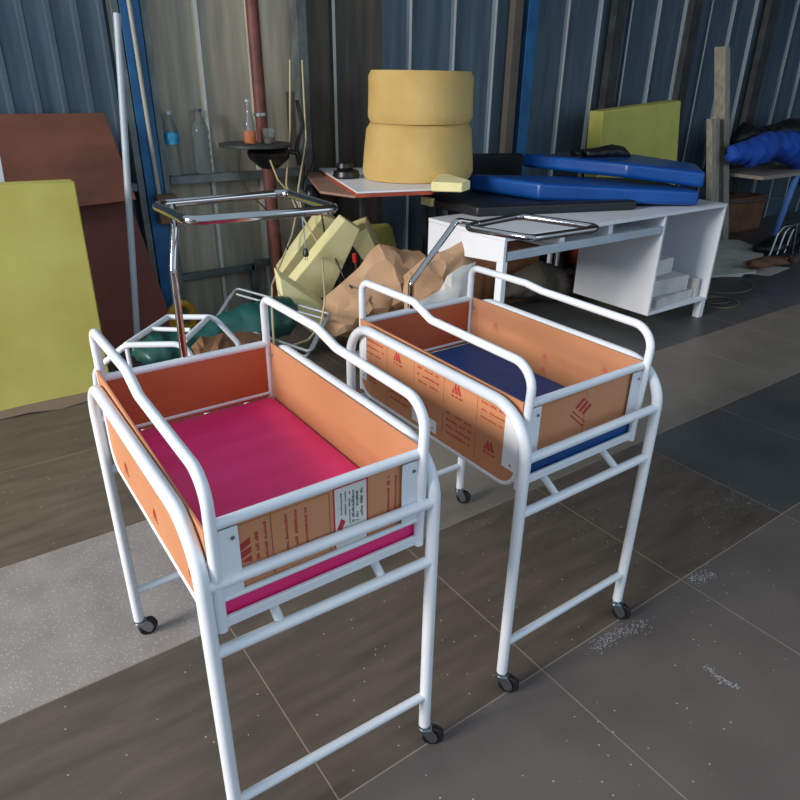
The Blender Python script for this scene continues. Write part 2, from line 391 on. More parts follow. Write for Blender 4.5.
def crib(label, x, y, rz, prints, ext, step, hoop_far, hoop_near, chrome, chrome_z, mark):
    t = thing('bassinet_trolley', label, 'baby crib', (x, y, 0), 'white tube bassinet trolleys on wheels', rz)
    zc = .06; BX0, BX1, BY0, BY1, near, zfar, znear = ext
    for xs, yn in ((0, near), (W+(.005 if prints else 0), 0)):
        MB().tube([(xs, yn, zc), (xs, yn, H), (xs, L, H), (xs, L, zc)], RT, .10, seg=16, bend=10).build('leg_frame', WHITE, t)
    for ys in (0, L):
        MB().cyl((.002, ys+(near if ys == 0 else 0), ZU), (W, ys, ZU), RX).build('upper_crossbar', WHITE, t)
        MB().cyl((.002, ys+(near if ys == 0 else 0), ZL), (W, ys, ZL), RX).build('middle_crossbar', WHITE, t)
        MB().cyl((.002, ys+(near if ys == 0 else 0), ZB), (W, ys, ZB), .0095).build('bottom_crossbar', WHITE, t)
    for xs in (.12, .325):
        MB().tube([(xs, near*.7, ZL), (xs, .05, ZL+.03), (xs, L-.05, ZL+.03), (xs, L, ZL)], .0085, .03).build('support_bar', WHITE, t)
    # guard rails: closed tube loops either side of the basket
    for k, xs in enumerate((BX0, BX1)):
        hf, hn = hoop_far[k], hoop_near[k]
        MB().tube([(xs, BY0, .562), (xs, BY0, .60), (xs, BY0-.010, hn), (xs, BY1-step[k][1], hn+.003), (xs, BY1-step[k][0], hf), (xs, BY1, hf-.004), (xs, BY1, .562)],
                  RH, [0, .02, .052, .05, .05, .03, 0], seg=14, bend=8).build('guard_rail', WHITE, t)
        xr = xs+(-.007 if k == 0 else .007)
        MB().tube([(xr, BY0+.004, .70), (xr, BY0+.004, .556), (xr, BY1-.004, .556), (xr, BY1-.004, .70)], .0052, .05, seg=10, bend=8).build('panel_rim', WHITE, t)
    for ys in (BY0, BY1):
        MB().cyl((BX0, ys, Z1), (BX1, ys, Z1), .0092).build('top_rail', WHITE, t)
        MB().cyl((BX0, ys-(.004 if ys > .3 else 0), Z2+(.014 if ys > .3 else .004)), (BX1, ys-(.004 if ys > .3 else 0), Z2+(.014 if ys > .3 else .004)), .0055).build('panel_rail', WHITE, t)
        MB().box((BX0, ys-.004, .565), (BX1, ys+.004, .585)).build('bottom_rail', WHITE, t, bevel=.002)
    MB().box((BX0+.004, BY0+.004, .565), (BX1-.004, BY1-.004, .571)).build('base_board', WHITE, t)
    # long side panels, rounded lower corners, just inside the loops
    for k, (xs, sgn) in enumerate(((BX0-.0055, -1), (BX1+.0055, 1))):
        poly = []; a0, a1 = BY0+.002, BY1-.002; zb, zt, rr = .560, (zfar if k == 0 else .766), .04
        for cyy, a in ((a0+rr, math.pi), (a1-rr, 1.5*math.pi)):
            for q in range(7):
                an = a+q*math.pi/12; poly.append((xs, cyy+rr*math.cos(an), zb+rr+rr*math.sin(an)))
        poly += [(xs, a1, zt), (xs, a0, znear if k == 0 else zt)]
        b = MB().use(KRAFT); b.prism(poly, (-.0035 if k == 0 else .0035, 0, 0))
        ins = xs+(.0003 if k == 0 else -.0003)
        if prints:
            if k == 0:
                printed(b, V((xs-.0036, a1-.012, .576)), V((0, -1, 0)), V((0, 0, 1)), V((-1, 0, 0)), .60, .19, .118, .092, 3, .030)
            else:
                for q in range(3): logo(b, V((xs, a1-.10-.2*q, .70-.03*(q % 2))), V((0, -1, 0)), V((0, 0, 1)), V((-1, 0, 0)), .02, mat('faint_red_print', (196, 104, 78), .6))
                logo(b, V((xs, a0+.32, .63)), V((0, -1, 0)), V((0, 0, 1)), V((-1, 0, 0)), .02, mat('faint_red_print', (196, 104, 78), .6))
        elif k == 0:
            for q in range(3): logo(b, V((xs-.0036, a1-.12-.2*q, .60)), V((0, -1, 0)), V((0, 0, 1)), V((-1, 0, 0)), .024)
        sp_ = b.build('side_panel', None, t)
        for yy in (a1-.014, a0+.02):
            sx = xs+(.001 if k == 0 else -.0005)
            MB().lathe([(.0005, .0018), (.003, .001), (.0036, 0)][::-1], (sx, yy, .735), 10, 'x').build('screw', ZINC, sp_)
    # end panels
    for k, ys in enumerate((BY0+.004, BY1-.004)):
        b = MB().use(KRAFT if k == 0 else mat('kraft_pink_bounce', (190, 96, 60), .55, rgb2=(184, 86, 52), scale=3)); dy = .003 if k == 0 else -.003  # same kraft sheet at the far end, pink bounce light put into its colour
        b.prism([(BX0+.008, ys, Z2+.004), (BX1-.008, ys, Z2+.004), (BX1-.008, ys, Z1), (BX0+.008, ys, Z1)], (0, dy, 0))
        if k == 0: mark(b, ys)
        b.build('end_panel', None, t)
    # corner gusset plates with screws at the near end, and on the long left side
    plates = [((BX0+.008, BY0-.004), (1, 0)), ((BX1-.042, BY0-.004), (1, 0))]
    for (gx, gy), _ in plates:
        g = MB().prism([(gx, gy, Z1-.012), (gx+.034, gy, Z1-.012), (gx+.034, gy, Z2+.008), (gx, gy, Z2+.008)], (0, .0035, 0)).build('corner_plate', WHITE, t, bevel=.001)
        MB().lathe([(.0036, 0), (.003, .0012), (.0005, .002)], (gx+.024, gy, Z1-.03), 10, 'y').build('screw', ZINC, g)
        for ch in (g.children[0],): ch.data.transform(Matrix.Translation((0, -.002, 0)))
    pl = []
    if prints: pl = [(BY0+.006, .60, .04, .12), (BY0+.275, .572, .10, .034), (BY1-.034, .60, .030, .145)]
    for y0_, z0_, ly, lz in pl:
        g = MB().prism([(BX0-.0092, y0_, z0_), (BX0-.0092, y0_+ly, z0_), (BX0-.0092, y0_+ly, z0_+lz), (BX0-.0092, y0_, z0_+lz)], (-.0018, 0, 0)).build('corner_plate', WHITE, t, bevel=.001)
        sp2 = (BX0-.0105, y0_+min(.014, ly/2), z0_+.012)
        MB().lathe([(.0036, -.001), (.003, -.0015), (.0005, -.0025)], sp2, 10, 'x').build('screw', ZINC, g)
    # chrome ring on its bent post
    corners, post = chrome
    MB().tube(corners, .0098, .032, closed=True, seg=14, bend=8).build('chrome_ring', CHROME, t)['label'] = 'chrome tube ring held level above the far end'
    MB().tube(post, .0085, [0, .02, .02, .02, 0][:len(post)], seg=14).build('chrome_post', CHROME, t)
    # casters
    for ys in (0, L):
        for xs in (0, W):
            c = MB(); c.lathe([(.0125, .052), (.0125, .0605)], (xs, ys, 0), 16)
            c.lathe([(.016, .049), (.016, .053)], (xs+.002, ys, 0), 16)
            c.prism([(xs-.008, ys-.013, .05), (xs+.016, ys-.013, .052), (xs+.027, ys-.013, .036), (xs+.030, ys-.013, .022), (xs+.024, ys-.013, .013), (xs+.014, ys-.013, .013), (xs+.002, ys-.013, .030)], (0, .002, 0))
            c.prism([(xs-.008, ys+.011, .05), (xs+.016, ys+.011, .052), (xs+.027, ys+.011, .036), (xs+.030, ys+.011, .022), (xs+.024, ys+.011, .013), (xs+.014, ys+.011, .013), (xs+.002, ys+.011, .030)], (0, .002, 0))
            co = c.build('caster', ZINC, t, bevel=.0006)
            co.data.transform(Matrix.Translation((-xs, -ys, 0))); co.location = (xs, ys+(near if xs == 0 and ys == 0 else 0), 0); co.rotation_euler.z = CAST[mark][int(ys > 0)*2+int(xs > 0)]
            wl = MB().lathe([(.008, -.0085), (.0225, -.0085), (.025, -.006), (.025, .006), (.0225, .0085), (.008, .0085)], (.0195, 0, .025), 24, 'y').build('wheel', RUBBER, co)
            MB().lathe([(.0055, -.0095), (.0055, .0095)], (.0195, 0, .025), 12, 'y').build('hub', ZINC, wl)
    return t
def mark_pink(b, ys):
    X_, Z_, N_ = V((1, 0, 0)), V((0, 0, 1)), V((0, -1, 0))
    y = ys-.0001
    outline_rect(b, V((.055, y, .622)), X_, Z_, N_, .065, .122); outline_rect(b, V((.12, y, .622)), X_, Z_, N_, .105, .122)
    logo(b, V((.084, y, .668)), Z_, -X_, N_, .042)
    for k, xx in enumerate((.112, .148, .165, .183, .345, .36)):
        glyph_row(b, V((xx, y, .66)), Z_, -X_, N_, .072, .0055, 20+k, .0045)
    b.use(mat('sticker_red', (196, 40, 60), .5)); b.prism([(.232, y, .626), (.300, y, .626), (.300, y, .748), (.232, y, .748)], (0, -.0006, 0))
    b.use(mat('sticker_white', (222, 218, 210), .5)); b.prism([(.2345, y-.0004, .624), (.2965, y-.0004, .624), (.2965, y-.0004, .7455), (.2345, y-.0004, .7455)], (0, -.0006, 0))
    b.use(mat('sticker_red', (196, 40, 60))); b.prism([(.237, y-.001, .664), (.246, y-.001, .660), (.254, y-.001, .676), (.246, y-.001, .684)], (0, -.0005, 0))
    ink = mat('black_ink', (40, 40, 42), .6)
    for k, xx in enumerate((.248, .256, .264, .272, .280, .289)):
        glyph_row(b, V((xx, y-.0008, .688 if k < 2 else .668)), Z_, -X_, N_, .045 if k < 2 else .066, .0035+.0022*(k > 2), 40+k, .004, ink)
def mark_blue(b, ys):
    X_, Z_, N_ = V((1, 0, 0)), V((0, 0, 1)), V((0, -1, 0))
    a = math.radians(-40); du = V((math.cos(a), 0, math.sin(a))); dv = V((-math.sin(a), 0, math.cos(a)))
    o = V((.185, ys-.0001, .71)); b.use(PRINT)
    for k in range(3):
        p = o+du*(.016*k); b.prism([p, p+du*.009, p+du*.016-dv*-.03, p+du*.007+dv*.03], (0, -.0005, 0))
    glyph_row(b, o-dv*.012, du, dv, N_, .06, .006, 9, .007); glyph_row(b, o-dv*.022, du, dv, N_, .06, .006, 10, .007)
    outline_rect(b, V((.05, ys-.0001, .622)), X_, Z_, N_, .17, .122, m=mat('faint_line', (176, 108, 70), .6))
CAST = {mark_pink: (.3, -.6, .15, .9), mark_blue: (-.9, -1.0, .5, -.9)}
c1x, c1y, c2x, c2y = .2117, .7899, .8891, .7975
R1 = [(.420-c1x, 1.53-c1y, 1.1), (.745-c1x, 1.545-c1y, 1.1), (.745-c1x, 1.280-c1y, 1.1), (.424-c1x, 1.312-c1y, 1.1)]
P1 = [(.418-c1x, BY1, .76), (.420-c1x, BY1, .972), (.445-c1x, BY1+.03, 1.06), (.462-c1x, 1.535-c1y, 1.1)]
crib('white tube baby crib trolley with pink mattress and brown paper-covered panels', c1x, c1y, -.0037, False, (.022, .4096, .012, .652, .010, .786, .758), ((.268, .335), (.268, .350)), (.878, .884), (.850, .861), (R1, P1), 1.1, mark_pink)
R2 = [(1.236-c2x, 1.43-c2y, .985), (1.495-c2x, 1.47-c2y, .985), (1.570-c2x, 1.212-c2y, .985), (1.293-c2x, 1.222-c2y, .985)]
P2 = [(1.078-c2x, BY1, .76), (1.078-c2x, BY1, .842), (1.235-c2x, BY1, 1.0), (1.30-c2x, 1.438-c2y, .987)]
crib('white tube baby crib trolley with dark blue mattress and red-printed brown panels', c2x, c2y, .002, True, (.0250, .4096, .034, .656, 0, .773, .769), ((.232, .300), (.222, .285)), (.877, .862), (.848, .852), (R2, P2), 1.0, mark_blue)

def crib_mattress(label, x, y, rz, m, seed, ext):
    BX0, BX1, BY0, BY1 = ext; b = MB(); nx, ny = 14, 26; x0, x1, y0, y1 = BX0+.001, BX1-.001, BY0+.0085, BY1-.011; zt, zb = .628, .572
    g = {}
    for i in range(nx+1):
        for j in range(ny+1):
            px_, py_ = x0+(x1-x0)*i/nx, y0+(y1-y0)*j/ny
            ed = min(i, nx-i, j, ny-j)
            n = noise.noise(V((px_*5+seed, py_*9, seed)))*.004+abs(noise.noise(V((px_*3, py_*14+seed, 2))))*-.004
            g[i, j] = len(b.v); b.v.append((px_, py_, zt+(n if ed > 0 else -.007)))
    for i in range(nx):
        for j in range(ny): b.face((g[i, j], g[i+1, j], g[i+1, j+1], g[i, j+1]))
    ring = [g[i, 0] for i in range(nx)]+[g[nx, j] for j in range(ny)]+[g[i, ny] for i in range(nx, 0, -1)]+[g[0, j] for j in range(ny, 0, -1)]
    lo = []
    for k in ring: lo.append(len(b.v)); v = b.v[k]; b.v.append((v[0], v[1], zb))
    n = len(ring)
    for k in range(n): b.face((ring[k], lo[k], lo[(k+1) % n], ring[(k+1) % n]))
    b.face(lo[::-1])
    o = b.build('crib_mattress', m, sharp=60); o.data.transform(Matrix.Translation((0, 0, -zb))); o.location = (x, y, zb); o.rotation_euler.z = rz
    return tag(o, label, 'mattress')
crib_mattress('thin bright pink vinyl mattress lying in the nearer crib', c1x, c1y, -.0037, PINK, 1.5, (.022, .4096, .012, .652))
crib_mattress('thin dark blue vinyl mattress lying in the crib on the right', c2x, c2y, .002, BLUEV, 4.5, (.0250, .4096, .034, .656))

# ---------------------------------------------------------------- desk
DX0, DX1, DY0, DY1, DZ = 2.155, 3.985, 2.20, 2.775, .712
dk = thing('office_desk', 'white laminate desk with open pedestal shelf, mattresses lying on top', 'desk', ((DX0+DX1)/2, (DY0+DY1)/2, 0))
inv = -V(((DX0+DX1)/2, (DY0+DY1)/2, 0))
def dpart(name, mb, m, parent=dk, **k):
    o = mb.build(name, m, parent, **k)
    if parent is dk: o.data.transform(Matrix.Translation(inv))
    else: o.data.transform(Matrix.Translation(inv))
    return o
bv = dict(bevel=.0015)
dpart('tabletop', MB().box((DX0, DY0, DZ-.018), (DX1, DY1, DZ)), WLAM, **bv)
dpart('end_panel', MB().prism([(DX0, DY0+.002, .595), (DX0, DY1-.002, .545), (DX0, DY1-.002, DZ-.019), (DX0, DY0+.002, DZ-.019)], (.018, 0, 0)), WLAM, **bv)
for yy in (DY0+.002, DY1-.045):
    dpart('leg', MB().box((DX0, yy, 0), (DX0+.03, yy+.043, .596 if yy < 2.4 else .549)), WLAM, **bv)
dpart('front_rail', MB().box((DX0+.03, DY0+.002, .600), (3.372, DY0+.024, .640)), LAMEDGE, **bv)
dpart('drawer_shelf', MB().box((2.55, DY0+.025, .603), (3.372, DY1-.03, .618)), WLAM, **bv)
for xx in (2.56, 2.93):
    dpart('divider', MB().box((xx, DY0+.03, .619), (xx+.035, DY1-.03, DZ-.019)), WLAM, **bv)
dpart('back_rail', MB().box((DX0+.03, DY1-.02, .50), (2.549, DY1-.002, DZ-.019)), WLAM, **bv)
px0, px1, pz0 = 3.373, 3.985, .114
dpart('pedestal_side', MB().box((px0, DY0+.002, pz0), (px0+.018, DY1, DZ-.019)), WLAM, **bv)
dpart('pedestal_side', MB().box((px1-.018, DY0+.002, pz0), (px1, DY1, DZ-.019)), WLAM, **bv)
dpart('pedestal_floor', MB().box((px0+.019, DY0+.002, pz0), (px1-.019, DY1, pz0+.018)), WLAM, **bv)
dpart('pedestal_back', MB().box((px0+.019, DY1-.012, pz0+.019), (px1-.019, DY1, DZ-.019)), WLAM, **bv)
for xx, yy in ((px1-.05, DY0+.004), (px1-.05, DY1-.05)):
    dpart('leg', MB().box((xx, yy, 0), (xx+.045, yy+.045, pz0-.0005)), WLAM, **bv)
# papers / white offcuts on the pedestal's floor
for k, (x0, y0, z0, x1, y1, z1, rz) in enumerate(((3.48, 2.24, .1325, 3.88, 2.56, .185, .05), (3.47, 2.27, .187, 3.84, 2.58, .285, -.06), (3.47, 2.34, .287, 3.76, 2.64, .385, .04), (3.895, 2.24, .1325, 3.93, 2.58, .25, .02))):
    o = MB().box((x0, y0, z0), (x1, y1, z1)).build('foam_offcut', CREAM, bevel=.004); rebase(o); o.rotation_euler.z = rz
    tag(o, ['long flat white offcut at the bottom of the desk pedestal', 'thick white block, middle of the pile in the desk pedestal', 'white block on top of the pile in the desk pedestal', 'narrow upright white strip beside the pile in the desk pedestal'][k], 'offcut', 'white offcuts in the desk pedestal')

def slab(name, top, th, m, label, cat, bevel=.012, group=None, seg=3, sag=0):
    P = [V(p) for p in top]; b = MB().prism(P, (0, 0, -th))
    o = b.build(name, m, bevel=bevel, bseg=seg); rebase(o); return tag(o, label, cat, group)
slab('black_mattress', [Zp(420, 196, .765), Zp(478, 207, .765), V((3.30, 2.345, .765)), V((3.35, 2.9, .765)), V((3.1, 3.35, .765)), ], .052, BLACKM, 'flat black vinyl mattress lying across the white desk', 'mattress')
def seam(par, pts, r=.003): pass
lb_top = [V((2.80, 2.62, .862)), V((3.71, 2.225, .80)), V((3.95, 2.75, .80)), V((2.695, 3.10, .862))]
def thick(name, top, th, m, label, lower, bevel=.02, cat='mattress', group=None):
    n = len(top); P = [V(p) for p in top]; Q = [V((p.x, p.y, z)) for p, z in zip(P, lower)]
    b = MB(); b.add(Q+P, [tuple(range(n))[::-1], tuple(range(n, 2*n))]+[(i, (i+1) % n, (i+1) % n+n, i+n) for i in range(n)])
    o = b.build(name, m, bevel=bevel, bseg=4); rebase(o); return tag(o, label, cat, group)
thick('folding_mattress', lb_top, 0, BLUEM, 'lower of two blue vinyl mattresses stacked on the white desk', [.768, .716, .716, .768], group='blue mattresses on the desk')
thick('folding_mattress', [V((3.38, 2.50, .945)), V((3.80, 2.27, .895)), V((4.15, 2.55, .895)), V((4.1, 3.0, .92)), V((3.22, 3.20, .945))], 0, BLUEM, 'upper of two blue vinyl mattresses stacked behind and above the other', [.864, .804, .804, .864, .864], group='blue mattresses on the desk')
bl = thick('black_board', [Yp(471, 155, 3.46), Yp(524, 154, 3.46), Yp(524, 154, 3.46)+V((.05, .10, 0)), Yp(471, 155, 3.46)+V((.05, .10, 0))], 0, BLACKM, 'black padded board standing upright behind the left end of the blue mattresses', [0]*4, .015, 'board')

# black bag behind the blue mattresses
bag = pillow('fabric_bag', outl(2.95, [(540, 156), (570, 151), (600, 147), (612, 144), (624, 147), (628, 154), (627, 161), (580, 157)]), 2.95, .06, BLACKM, 3, .03, .02, 8)
tag(rebase(bag), 'black rumpled bag lying behind the blue mattresses', 'bag')

# ---------------------------------------------------------------- foam
def board(name, quad, off, m, label, cat, bevel=.003, group=None):
    o = MB().prism(quad, off).build(name, m, bevel=bevel); rebase(o); return tag(o, label, cat, group)
board('foam_slab', [V((-.35, 3.16, .0)), V((.555, 3.16, .0)), V((.590, 3.30, .935)), V((-.33, 3.30, .95))], (0, .09, .0), FOAMY, 'large yellow foam slab leaning against the brown boards at left', 'foam slab', .006)
board('brown_board', [V((-.4, 3.60, .74)), V((.915, 3.60, .79)), V((.862, 3.74, 1.19)), V((-.4, 3.74, 1.19))], (0, .012, 0), BROWN, 'lighter brown board leaning high against the left wall', 'board', .001)
board('brown_board', [V((-.4, 3.60, 0.)), V((1.03, 3.60, 0.)), V((.935, 3.70, .62)), V((.90, 3.70, .80)), V((-.4, 3.70, .80))], (0, .010, 0), BROWN2, 'dark reddish brown board behind the foam slab, its right edge showing low', 'board', .001)
board('whiteboard', [Yp(-30, 200, 3.45), Yp(8, 200, 3.45), Yp(-1, 150, 3.5), Yp(-30, 100, 3.5)], (0, .012, 0), WLAM, 'white panel with dark edge just showing at the left border', 'panel', .001)
kp = MB().prism([Zp(-20, 408, .004), Zp(20, 396, .006), Zp(88, 388, .004), Zp(96, 398, .008), Zp(60, 409, .003), Zp(30, 412, .010), Zp(-20, 424, .003)], (0, 0, -.003)).build('paper_scrap', mat('dusty_brown_paper', (128, 108, 92), .9)); rebase(kp)
tag(kp, 'torn brown paper strip on the floor below the yellow foam slab', 'paper')
board('foam_slab', [V((4.30, 3.42, 0)), V((5.42, 3.42, 0)), V((5.28, 3.5, 1.235)), V((4.33, 3.5, 1.165))], (0, .13, 0), FOAMG, 'greenish yellow foam panel standing against the wall beyond the desk', 'foam slab', .006)

# foam roll on the work table
tb = thing('work_table', 'white topped work table with orange wooden edge, foam rolls on it', 'table', (2.4, 3.4, 0))
TT = [V((1.767, 2.85, .86)), V((2.15, 2.745, .86)), V((2.62, 3.10, .86)), V((2.75, 3.45, .86)), V((2.10, 3.79, .86)), V((2.07, 3.775, .86))]
tt = MB().prism(TT, (0, 0, -.008)).build('tabletop', WLAM, tb, bevel=.001); tt.data.transform(Matrix.Translation((-2.4, -3.4, 0)))
te = MB().prism([p+V((0, 0, -.009)) for p in TT], (0, 0, -.018)).build('table_edge', ORED, tb); te.data.transform(Matrix.Translation((-2.4, -3.4, 0)))
ts = MB().prism([V((1.775, 2.88, .838)), V((2.07, 3.78, .838)), V((1.98, 3.79, .838)), V((1.70, 3.10, .838))], (0, 0, -.012)).build('side_leaf', mat('pinkish_wood', (150, 112, 96), .6), tb); ts.data.transform(Matrix.Translation((-2.4, -3.4, 0)))
for x, y in ((2.08, 3.30), (2.48, 3.12), (2.16, 3.70), (2.62, 3.40)):
    MB().box((x-.012-2.4, y-.012-3.4, 0), (x+.012-2.4, y+.012-3.4, .832)).build('leg', DARKST, tb)
def foam_roll(label, z0, z1, r0, r1, cx, cy_, seed, tilt=0):
    b = MB(); prof = []; n = 9
    for i in range(n+1):
        t = i/n; r = r0+(r1-r0)*t
        e = min(t, 1-t); r -= .016*max(0, (.12-e)/.12)**2
        prof.append((r, z0+(z1-z0)*t))
    b.lathe([(.10, z0)]+prof+[(.10, z1), (.10, z1)], (0, 0, 0), 48, caps=False)
    for k, (x, y, z) in enumerate(b.v):
        f_ = 1+.05*noise.noise(V((x*4, y*4, z*3+seed))); b.v[k] = (x*f_, y*f_*.85, z+tilt*x)
    b.lathe([(.10, z0), (.10, z1)], (0, 0, 0), 48, caps=True)
    o = b.build('foam_roll', FOAMO, sharp=60); o.data.transform(Matrix.Translation((0, 0, -z0))); o.location = (cx, cy_, z0); return tag(o, label, 'foam roll', 'aged foam rolls stacked on the work table')
foam_roll('wide aged yellow foam roll, lower one on the work table', .863, 1.146, .335, .298, 2.36, 3.15, 1)
foam_roll('aged yellow foam roll stacked on top of the wider one', 1.148, 1.40, .302, .30, 2.365, 3.15, 5)
tag(rebase(MB().prism([Zp(431, 192, .86), Zp(462, 193, .86), Zp(470, 190, .86), Zp(441, 181, .86)], (0, 0, .045)).build('foam_block', FOAMP, bevel=.006)), 'small pale yellow foam block between work table and blue mattress', 'foam block').location.z = .8625
o = MB().box((2.33, 2.98, .722), (2.47, 3.08, .765)).build('foam_scrap', FOAMP, bevel=.006); rebase(o); tag(o, 'small yellow foam scrap under the black mattress edge', 'foam block'); 
# tape roll / black device on the table
dv = thing('desk_radio', 'round black device with raised top on the corner of the work table', 'device', (1.99, 3.32, .86))
MB().lathe([(.066, .001), (.076, .012), (.070, .036), (.05, .045)], (0, 0, 0), 28).build('body', TAPE, dv)
MB().lathe([(.042, .0455), (.048, .056), (.042, .078), (.015, .082)], (-.01, 0, 0), 24).build('dial', TAPE, dv)

# loose foam pieces in the heap
def hbox(quad_px, y, off, m, label, name='foam_offcut', group='yellow foam offcuts heaped below the work table', ys=None, cat='foam block'):
    ys = ys or [y]*len(quad_px)
    q = [Yp(u, v, yy) for (u, v), yy in zip(quad_px, ys)]
    for p in q: p.z = max(p.z, .004)
    return board(name, q, off, m, label, cat, .008, group)
hbox([(345, 219), (361, 229), (330, 297), (316, 300), (287, 290)], 3.12, (.01, .08, .015), FOAMP, 'long pale foam slab leaning steeply, in front of the other offcuts')
hbox([(322, 216), (337, 219), (300, 275), (285, 284), (280, 274)], 3.40, (.03, .12, .02), FOAMP, 'pale foam slab leaning just behind the steep front one')
hbox([(346, 238), (367, 229), (384, 262), (366, 264)], 3.14, (.10, .16, .04), FOAMP, 'short pale foam block leaning right, behind paper bag')
hbox([(279, 277), (336, 315), (339, 337), (325, 343), (284, 312)], 2.98, (.02, .10, .03), FOAMP, 'wide pale foam slab lying low beside the green bag')
hbox([(362, 229), (392, 227), (397, 247), (384, 262)], 3.34, (.05, .12, .0), FOAMG, 'greenish foam piece furthest back under the work table')

# ---------------------------------------------------------------- brown paper bag, white sheet, red screwdriver
o = pillow('paper_sack', outl(2.90, [(332, 340), (327, 300), (345, 285), (362, 270), (375, 252), (384, 244), (400, 249), (424, 252), (428, 262), (437, 276), (440, 300), (436, 338)]), 2.94, .16, PAPERB, 11, .038, .035, 5, flat=True, power=.6)
tag(rebase(o), 'large crumpled brown paper sack slumped on the floor behind the blue crib', 'sack')
o = pillow('paper_sack', outl(2.5, [(404, 275), (424, 258), (445, 250), (460, 243), (468, 250), (476, 262), (472, 290), (470, 340), (466, 420), (410, 420), (404, 330)]), 2.5, .08, PAPERB, 17, .032, .025, 6, flat=True)
tag(rebase(o), 'smaller upright brown paper sack touching the large one, under the desk corner', 'sack')
o = pillow('crumpled_sheet', outl(2.32, [(418, 302), (440, 290), (448, 275), (462, 266), (476, 262), (471, 274), (470, 300), (468, 330), (460, 430), (415, 430)]), 2.32, .035, CREAM, 23, .026, .02, 8, flat=True)
tag(rebase(o), 'crumpled white paper sheet over the brown sack behind the blue crib', 'paper')
sd = thing('screwdriver', 'small red handled screwdriver stuck in the heap of foam', 'screwdriver', tuple(Yp(355, 262, 2.99)))
MB().tube([(0, 0, 0), (-.004, 0, .045)], .011, seg=10).build('handle', mat('red_plastic', (190, 24, 28), .35), sd)
MB().tube([(0, 0, 0), (.012, 0, -.07)], .003, seg=8).build('shaft', ZINC, sd)

# green bag + brown crumple behind the pink crib
o = pillow('plastic_sack', outl(2.95, [(128, 352), (150, 332), (190, 327), (215, 315), (250, 301), (280, 294), (292, 297), (299, 308), (297, 322), (285, 336), (262, 343), (240, 350), (200, 362), (150, 372)]), 2.95, .13, GREENT, 31, .026, .03, 6, sub=1)
tag(rebase(o), 'dark green plastic sack lying on the floor behind the pink crib', 'sack')
o = pillow('crumpled_paper', outl(2.66, [(192, 346), (200, 337), (222, 334), (238, 331), (262, 333), (275, 345), (262, 368), (200, 368)]), 2.66, .06, CARD, 37, .022, .03, 12, flat=True)
tag(rebase(o), 'crumpled brown paper in front of the green sack', 'paper')

# white stool frame behind the pink crib
sf = thing('stool_frame', 'white bent tube stool frame standing behind the pink crib', 'frame', (.70, 2.5, 0))
def spart(name, pts, r=.0115, f=.06, m=WHITE):
    o = MB().tube([V(p)-V((.70, 2.5, 0)) for p in pts], r, f).build(name, m, sf); return o
A1, A2 = Zp(126, 345, .45), Zp(183, 344, .45); B1, B2 = Zp(168, 317, .45), Zp(214, 317, .45)
d1 = (A2-A1).normalized()
spart('arch', [A1-d1*.16+V((0, 0, -.45)), A1-d1*.13+V((0, 0, -.10)), A1, A2, A2+d1*.05+V((0, 0, -.10)), A2+d1*.06+V((0, 0, -.45))])
spart('arch', [B1, B1.lerp(B2, .5), B2, B2+d1*.09+V((0, 0, -.12)), B2+d1*.10+V((0, 0, -.45))])
spart('long_bar', [A1, B1], f=0); spart('long_bar', [Zp(184, 341, .45), Zp(208, 318, .45)], f=0)
spart('cross_bar', [A1.lerp(B1, .55), Zp(190, 330, .45)], .009, 0)
spart('brace', [A1, A1+V((.01, 0, -.45))], .008, 0)
# folded metal leg frame
lf = thing('folding_leg_frame', 'thin silver grey rectangular leg frame lying propped over the green sack', 'frame', (1.5, 3.2, 0))
for k, dz in enumerate((0, .022)):
    q = [Yp(232, 293, 3.25), Yp(325, 319, 2.74), Yp(306, 358, 2.45), Yp(212, 325, 3.1)]
    q = [p+V((dz*1.2, 0, dz)) for p in q]
    for p in q: p.z = max(p.z, .012+dz)
    o = MB().tube([p-V((1.5, 3.2, 0)) for p in q], .0065, .02, closed=True, seg=10).build('leg_loop', mat('silver_paint', (168, 174, 178), .35, .3), lf)

# yellow tool, leaning pole
yt = thing('hand_sander', 'yellow tool with arched handle on the floor behind the white stool frame', 'tool', (1.06, 3.62, 0))
MB().tube([(-.045, 0, .05), (-.05, 0, .18), (.03, 0, .22), (.07, 0, .16), (.07, 0, .05)], .022, .05).build('handle', YPL, yt)
MB().box((-.08, -.04, .001), (.10, .05, .08)).build('body', YPL, yt, bevel=.015)
o = MB().cyl((.755, 3.42, .0), (.935, 3.52, 1.6), .016, 14).build('metal_pole', mat('pale_grey_paint', (176, 184, 192), .4)); rebase(o); o.location.z = 0.004
tag(o, 'long pale grey metal pole leaning in front of the brown boards', 'pole')
o = MB().cyl((1.085, 3.785, .78), (1.065, 3.785, 2.0), .011).build('thin_pipe', mat('cream_pipe', (170, 164, 148), .5)); rebase(o)
tag(o, 'thin pale pipe running down the blue board by the wall', 'pipe')
o = MB().box((1.055, 3.72, .63), (1.16, 3.79, .78)).build('wood_block', mat('old_wood', (104, 80, 58), .8), bevel=.004); rebase(o)
tag(o, 'weathered wooden block fixed on the blue board', 'block')

